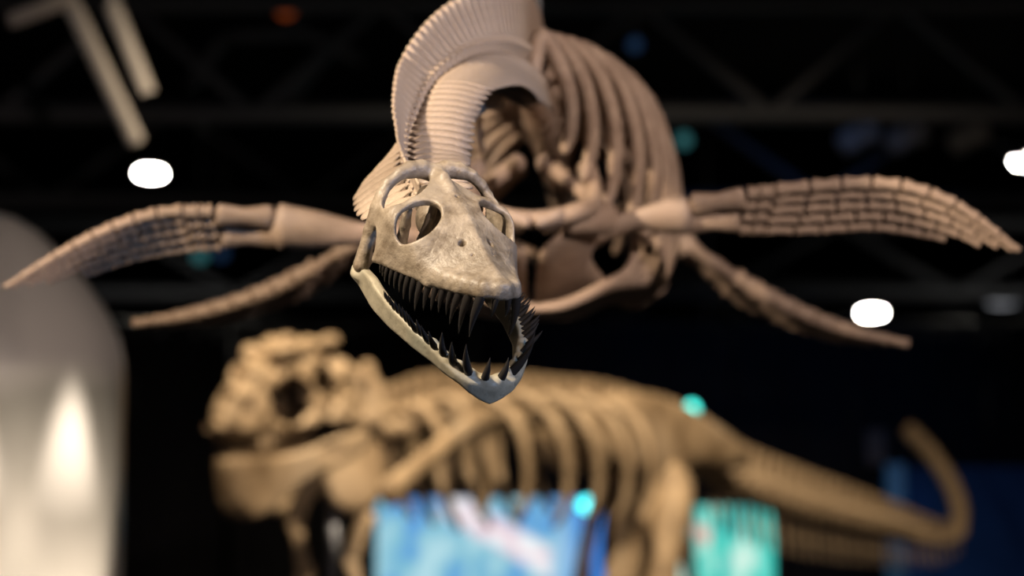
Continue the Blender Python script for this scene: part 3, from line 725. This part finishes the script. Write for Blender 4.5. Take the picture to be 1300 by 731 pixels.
FR = [W(738, 282, 8.85), W(800, 270, 8.83), W(860, 256, 8.80), W(930, 243, 8.76), W(1000, 236, 8.72), W(1080, 229, 8.68), W(1150, 232, 8.66), W(1215, 256, 8.66), W(1262, 290, 8.68), W(1296, 318, 8.7)]
flipper(FR, rv(-.10, -.60, -.8), .24, [(0, .13), (.08, .085), (.16, .10), (.24, .15), (.36, .19), (.55, .23), (.75, .21), (.9, .14), (1, .07)], ('humerus', 'radius', 'ulna'))
FL = [W(592, 292, 8.85), W(540, 292, 8.84), W(470, 287, 8.82), W(420, 276, 8.80), W(340, 266, 8.78), W(260, 263, 8.74), W(195, 268, 8.72), W(130, 290, 8.70), W(70, 322, 8.70), W(4, 364, 8.72)]
flipper(FL, rv(.08, -.58, -.8), .40, [(0, .11), (.15, .09), (.3, .10), (.40, .17), (.5, .19), (.65, .20), (.8, .17), (.93, .12), (1, .06)], ('humerus', 'radius', 'ulna'))
HR = [W(790, 262, 10.3), W(850, 292, 10.35), W(900, 326, 10.4), W(960, 366, 10.5), W(1030, 400, 10.55), W(1090, 421, 10.6), W(1156, 436, 10.6)]
flipper(HR, rv(-.12, -.22, -.97), .22, [(0, .13), (.15, .11), (.25, .17), (.5, .21), (.8, .18), (1, .10)], ('femur', 'shin_bone', 'calf_bone'), rr=1.5)
HL = [W(560, 262, 10.3), W(500, 284, 10.35), W(440, 312, 10.4), W(385, 346, 10.45), W(320, 375, 10.5), W(240, 398, 10.55), W(166, 410, 10.55)]
flipper(HL, rv(.12, -.22, -.97), .22, [(0, .13), (.15, .11), (.25, .17), (.5, .21), (.8, .18), (1, .10)], ('femur', 'shin_bone', 'calf_bone'), rr=1.5)
# hanging rod from the back up to the roof
c = col_at(9.25)
obj('hanging_rod', tube('hanging_rod', [c-c, Vector((0, 0, 3)), Vector((0, 0, HALL_H-c.z))], [.008]*3, M_STEEL, 4, 8), PL, Matrix.Translation(c))
# ---------------------------------------------------------------- the big dinosaur skeleton behind
hip_ground = W(840, 1100, 24.4)
DN = empty('dinosaur_skeleton', (hip_ground.x, hip_ground.y, 0), 'large ochre brown dinosaur skeleton with a massive skull standing in the hall', 'skeleton')
KD = 20.0/FPX*.89
def unit(v): return Vector(v).normalized()
DF = unit(rv(-.60, -.15, .78)); DX0 = unit(rv(.79, 0, .61)); DX = (DX0-DF*(DX0@DF)).normalized(); DU = DX.cross(DF)
if DU.z < 0: DU = -DU
M_DS = frame(W(362, 506, 20.0), DX, DF, DU) if DX.cross(DF)@DU > 0 else frame(W(362, 506, 20.0), -DX, DF, DU)
dW = smooth_ip([(150, 12), (140, 22), (120, 31), (80, 38), (30, 47), (-10, 55), (-40, 66), (-110, 72), (-130, 70)])
dB = smooth_ip([(150, -18), (140, -22), (60, -34), (0, -36), (-60, -44), (-130, -54)])
dT = smooth_ip([(150, -4), (140, 6), (122, 24), (90, 46), (60, 60), (30, 70), (0, 74), (-50, 70), (-90, 50), (-130, 18)])
def dskull(X, Y, Z):
    ax = np.abs(X); y1 = Y[0, :, 0]; w = dW(y1)[None, :, None]; zb = dB(y1)[None, :, None]; zt = dT(y1)[None, :, None]
    n = 4.0; hh = zt-zb; u = np.maximum((Z-zb)/hh, 0)
    ww = w*(1-.22*np.clip(u, 0, 1))
    out = smax((((ax/ww)**n+u**n)**(1/n)-1)*np.minimum(w, hh)*.9, zb-Z, 6)
    u2 = np.maximum((Z-zb+30)/(hh+30-14), 0)
    inner = smax((((ax/np.maximum(ww-12, 1))**n+u2**n)**(1/n)-1)*np.minimum(w, hh)*.9, Y-95, 12)
    f = smax(out, -inner, 4)
    for (x, a, r) in ((44, 20, 13), (46, -18, 14), (56, -60, 13), (20, 70, 10)):
        f = smin(f, ell(ax, Y, Z, (x*.72, a, 74 if a < 40 else 54), (r, r*1.5, r*.8)), 8)
    f = smax(f, -ell(ax, Y, Z, (52, 32, 4), (40, 42, 36)), 6)      # opening before the eye
    f = smax(f, -ell(ax, Y, Z, (62, -34, 20), (40, 19, 36)), 6)    # eye
    f = smax(f, -ell(ax, Y, Z, (74, -82, -6), (40, 24, 36)), 6)     # behind the eye
    f = smax(f, -ell(ax, Y, Z, (36, 108, 14), (20, 17, 11)), 5)    # nostril
    f = smax(f, -ell(ax, Y, Z, (38, -96, 80), (22, 22, 34)), 6)
    f = f+4.0*np.sin(X*.11+1)*np.sin(Y*.095+.6)*np.sin(Z*.12+2)+2.0*np.sin(Y*.21+X*.08)*np.sin(Z*.23)
    f = smin(f, chain(ax, Y, Z, [(60, -116, 26, 11), (70, -116, -10, 9), (68, -110, -52, 14)]), 8)
    return f
sk = obj('skull', sdf_mesh('skull', dskull, (-92, -150, -76), (92, 160, 96), 3.6, M_DINO, KD, 1), DN, M_DS, label='massive brown skull with large side openings')
jW = smooth_ip([(150, 8), (140, 18), (120, 28), (80, 36), (0, 52), (-60, 62), (-120, 66)])
jU = smooth_ip([(150, -58), (100, -64), (60, -70), (0, -70), (-50, -60), (-120, -60)])
jL = smooth_ip([(150, -84), (138, -126), (118, -150), (90, -146), (40, -120), (-20, -104), (-70, -96), (-120, -74)])
def djaw(X, Y, Z):
    ax = np.abs(X); y1 = Y[0, :, 0]; w = jW(y1)[None, :, None]
    f = smax(np.abs(ax-w+9)-9.5, smax(Z-jU(y1)[None, :, None], jL(y1)[None, :, None]-Z, 10), 7)
    f = smax(smax(f, Y-146, 8), -124-Y, 8)
    f = smin(f, smax(ell(X, Y, Z, (0, 118, -100), (28, 24, 48)), Z+44, 6), 8)
    return smax(f, -ell(ax, Y, Z, (62, -20, -80), (14, 26, 12)), 5)
jwo = obj('lower_jaw', sdf_mesh('lower_jaw', djaw, (-82, -134, -164), (82, 158, -30), 3.6, M_DINO, KD, 1), DN, M_DS)
DT = TOOTH.copy(); DT.materials.clear(); DT.materials.append(mottled('brown_tooth', (.20, .13, .07), (.12, .08, .045), 8, .4, .1))
for q in (1, -1):
    for i in range(10):
        a = 132-i*13; L = [20, 24, 28, 30, 30, 28, 24, 20, 17, 14][i]
        for par, x, z, dz in ((sk, float(dW(np.array([a]))[0])-8, float(dB(np.array([a]))[0])+4, -1), (jwo, float(jW(np.array([a-6]))[0])-9, float(jU(np.array([a-6]))[0])-4, 1)):
            l = L*(1 if dz < 0 else .6)
            z_ = Vector((0, 0, dz)); y_ = Vector((0, -1, 0)); x_ = y_.cross(z_)
            obj('tooth', DT, par, WM[par.name] @ frame(Vector((q*x, a, z))*KD, x_*5*KD, y_*5*KD, z_*l*KD))
# spine
dst = [((432, 500), 20.75, .20), ((458, 524), 21.0, .22), ((492, 530), 21.4, .22), ((545, 516), 22.0, .24), ((620, 513), 22.6, .24), ((700, 518), 23.3, .24), ((780, 530), 24.1, .26),
       ((860, 560), 25.0, .26), ((930, 600), 26.0, .30), ((1000, 628), 27.0, .30), ((1070, 648), 28.0, .27), ((1140, 667), 29.0, .22), ((1190, 680), 29.7, .16), ((1216, 676), 30.1, .12)]
DP = catmull([W(*c, d) for c, d, _ in dst], 500)
dh = np.interp(np.linspace(0, len(dst)-1, 500), range(len(dst)), [x[2] for x in dst]); dsp = np.linspace(0, len(dst)-1, 500)
da = np.concatenate([[0], np.cumsum(np.linalg.norm(np.diff(DP, axis=0), axis=1))])
CHEV = tube('chevron', [(0, 0, 0), (0, .12, -.5), (0, .4, -1.0)], [.16, .12, .10], M_DINO, 6, 8, flat=.6)
s = 0; ribst = []; nrb_ = 0
while s < da[-1]:
    i = int(np.interp(s, da, np.arange(500))); C = Vector(DP[i]); T = Vector(DP[min(i+2, 499)]-DP[max(i-2, 0)]).normalized()
    D = UPW-T*(UPW@T); D.normalize(); h = float(dh[i]); sp = dsp[i]
    pitch = float(np.interp(sp, [0, 3, 6, 8, 11, 13], [.15, .19, .22, .22, .19, .12]))
    nm = 'cervical_vertebra' if sp < 2.6 else ('dorsal_vertebra' if sp < 7 else 'tail_vertebra')
    lat = (-T).cross(D)
    hh = h*(1.0 if sp < 8 else .95)
    obj(nm, VERT_D, DN, frame(C, lat*hh*1.6, -T*pitch*.72, D*hh*1.0))
    if sp >= 7.6: obj('chevron', CHEV, DN, frame(C-D*hh*.55, lat*h*.8, T*h*.8, D*h*1.15))
    if sp >= 7.4 and sp < 11:
        for q in (1, -1):
            obj('side_process', tube('side_process', [(0, 0, 0), lat*q*h*.5+T*.02, lat*q*h*1.1+T*.05], [.035, .03, .022], M_DINO, 6, 6), DN, Matrix.Translation(C-D*hh*.1))
    if 2.3 < sp < 5.5:
        if nrb_ % 2 == 0: ribst.append((C, T, sp))
        nrb_ += 1
    s += pitch
tip = [W(1216, 676, 30.1), W(1219, 650, 30.3), W(1208, 615, 30.5), W(1182, 575, 30.7), W(1153, 545, 30.9)]
TP = catmull(tip, 9)
for a, b in zip(TP[:-1], TP[1:]):
    obj('tail_tip_vertebra', tube('tail_tip_vertebra', [(0, 0, 0), Vector(b-a)*.5, Vector(b-a)*1.0], [.088, .084, .088], M_DINO, 6, 10), DN, Matrix.Translation(a))
AXIS = unit((.53, .85, 0)); NLAT = Vector((.85, -.53, 0))
for (C, T, sp) in ribst:
    w = float(np.interp(sp, [2.3, 3, 4, 5, 6.4], [.24, .40, .55, .56, .40])); h = float(np.interp(sp, [2.3, 3, 4, 5, 6.4], [.55, .74, .84, .80, .50]))
    for q in (1, -1):
        n = NLAT*q
        P = [n*.05, n*w*.5+UPW*.06+AXIS*.04, n*w*.9-UPW*h*.16+AXIS*.12, n*w*1.02-UPW*h*.5+AXIS*.20, n*w*.92-UPW*h*.85+AXIS*.26, n*w*.75-UPW*h*1.05+AXIS*.26]
        obj('rib', tube('rib', P, [.06, .065, .06, .055, .045, .03], M_DINO, 16, 8, ref=tuple(AXIS), flat=.7), DN, Matrix.Translation(C))
# hip plates traced on the flank plane
P0 = W(840, 555, 24.3)
def on_plane(px, py, off=0.0, mirror=False):
    o = CAM; d = (W(px, py, 1)-CAM); t = ((P0-o)@NLAT)/(d@NLAT); p = o+d*t
    return p
il = [(735, 520), (755, 502), (800, 494), (850, 503), (900, 530), (943, 562), (952, 584), (928, 596), (880, 590), (866, 606), (843, 612), (822, 596), (800, 598), (772, 586), (748, 556)]
base = [on_plane(*p) for p in il]
plate('ilium', base, NLAT, .10, M_DINO, DN, bulge=.35)
plate('ilium', [p-NLAT*.55 for p in base], NLAT, .10, M_DINO, DN, bulge=.35)
for q in (0, 1):
    off = -NLAT*.45*q; hipj = on_plane(846, 604)+off
    gx = lambda x, y, z: hipj+AXIS*x+NLAT*y+UPW*z
    zk = 1.45; sw = .25 if q else -.05
    hz = hipj.z
    obj('femur', tube('femur', [gx(0, -.05, .02), gx(-.02, .08, -.15), gx(-.16+sw*.3, .06, -.7), gx(-.28+sw, .06, -(hz-zk))], [.16, .16, .13, .16], M_DINO, 16, 12), DN)
    kn = gx(-.28+sw, .06, -(hz-zk)-.06)
    an = kn+AXIS*(.42)+UPW*(-zk+.62)
    obj('tibia', tube('tibia', [kn, kn*.6+an*.4+Vector((0, 0, .02)), an], [.13, .075, .085], M_DINO, 12, 10), DN)
    obj('fibula', tube('fibula', [kn+NLAT*.12, kn*.5+an*.5+NLAT*.10, an+NLAT*.07], [.05, .03, .035], M_DINO, 10, 8), DN)
    bl = an+AXIS*(-.20)+UPW*(.10-an.z)
    obj('foot_bone', tube('foot_bone', [an-UPW*.05, an*.5+bl*.5, bl], [.09, .08, .09], M_DINO, 8, 10), DN)
    for k in (-1, 0, 1):
        e = bl-AXIS*(.42-.08*abs(k))+NLAT*k*.22; e.z = .05
        obj('toe', tube('toe', [bl+NLAT*k*.05, bl*.5+e*.5+Vector((0, 0, .03)), e], [.07, .055, .02], M_DINO, 8, 8), DN)
    obj('pubis', tube('pubis', [gx(-.08, -.04, -.02), gx(-.20, -.10, -.35), gx(-.24, -.2, -.85), gx(-.12, -.22, -1.0)], [.09, .06, .055, .09], M_DINO, 12, 10), DN)
    obj('ischium', tube('ischium', [gx(.10, -.04, -.02), gx(.34, -.08, -.35), gx(.70, -.16, -.85)], [.08, .05, .045], M_DINO, 10, 10), DN)
# shoulder blades, chest plate, arms
for q in (0, 1):
    off = Vector((0, 0, 0)) if q == 0 else -NLAT*.72
    obj('shoulder_blade', tube('shoulder_blade', [W(488, 628, 20.7)+off, W(525, 598, 20.95)+off, W(570, 560, 21.35)+off, W(612, 530, 21.8)+off], [.10, .085, .08, .095], M_DINO, 14, 10, ref=(0, 0, 1), flat=.5), DN)
    plate('coracoid', [W(400, 590, 20.9)+off*.8, W(425, 545, 21)+off*.8, W(470, 548, 21.1)+off*.8, W(492, 600, 21.1)+off*.8, W(470, 650, 21.0)+off*.8, W(425, 645, 20.9)+off*.8], (NLAT+Vector((-.9, -.6, 0))).normalized(), .09, M_DINO, DN, bulge=.3)
    ao = Vector((0, 0, 0)) if q == 0 else Vector((.36, .15, -.24))
    obj('upper_arm', tube('upper_arm', [W(398, 608, 20.6)+ao, W(385, 632, 20.55)+ao, W(374, 660, 20.5)+ao], [.075, .05, .065], M_DINO, 10, 10), DN)
    obj('forearm', tube('forearm', [W(373, 664, 20.5)+ao, W(380, 690, 20.45)+ao, W(384, 716, 20.4)+ao], [.06, .04, .05], M_DINO, 8, 10), DN)
    for k in (0, 1):
        obj('claw', tube('claw', [W(384+k*8, 718, 20.4)+ao, W(378+k*12, 740, 20.35)+ao, W(366+k*12, 762, 20.35)+ao], [.04, .034, .01], M_DINO, 8, 8), DN)
# steel posts of the mount
for (px, py, d) in ((424, 628, 21.0),):
    p = W(px, py, d)
    obj('mount_post', tube('mount_post', [Vector((p.x, p.y, 0)), Vector((p.x, p.y, p.z/2)), p], [.045]*3, M_STEEL, 4, 10), DN)
    obj('mount_foot', lathe('mount_foot', [(.28, 0), (.28, .02), (.06, .04), (.05, .12)], M_STEEL, 20), DN, Matrix.Translation((p.x, p.y, 0)))
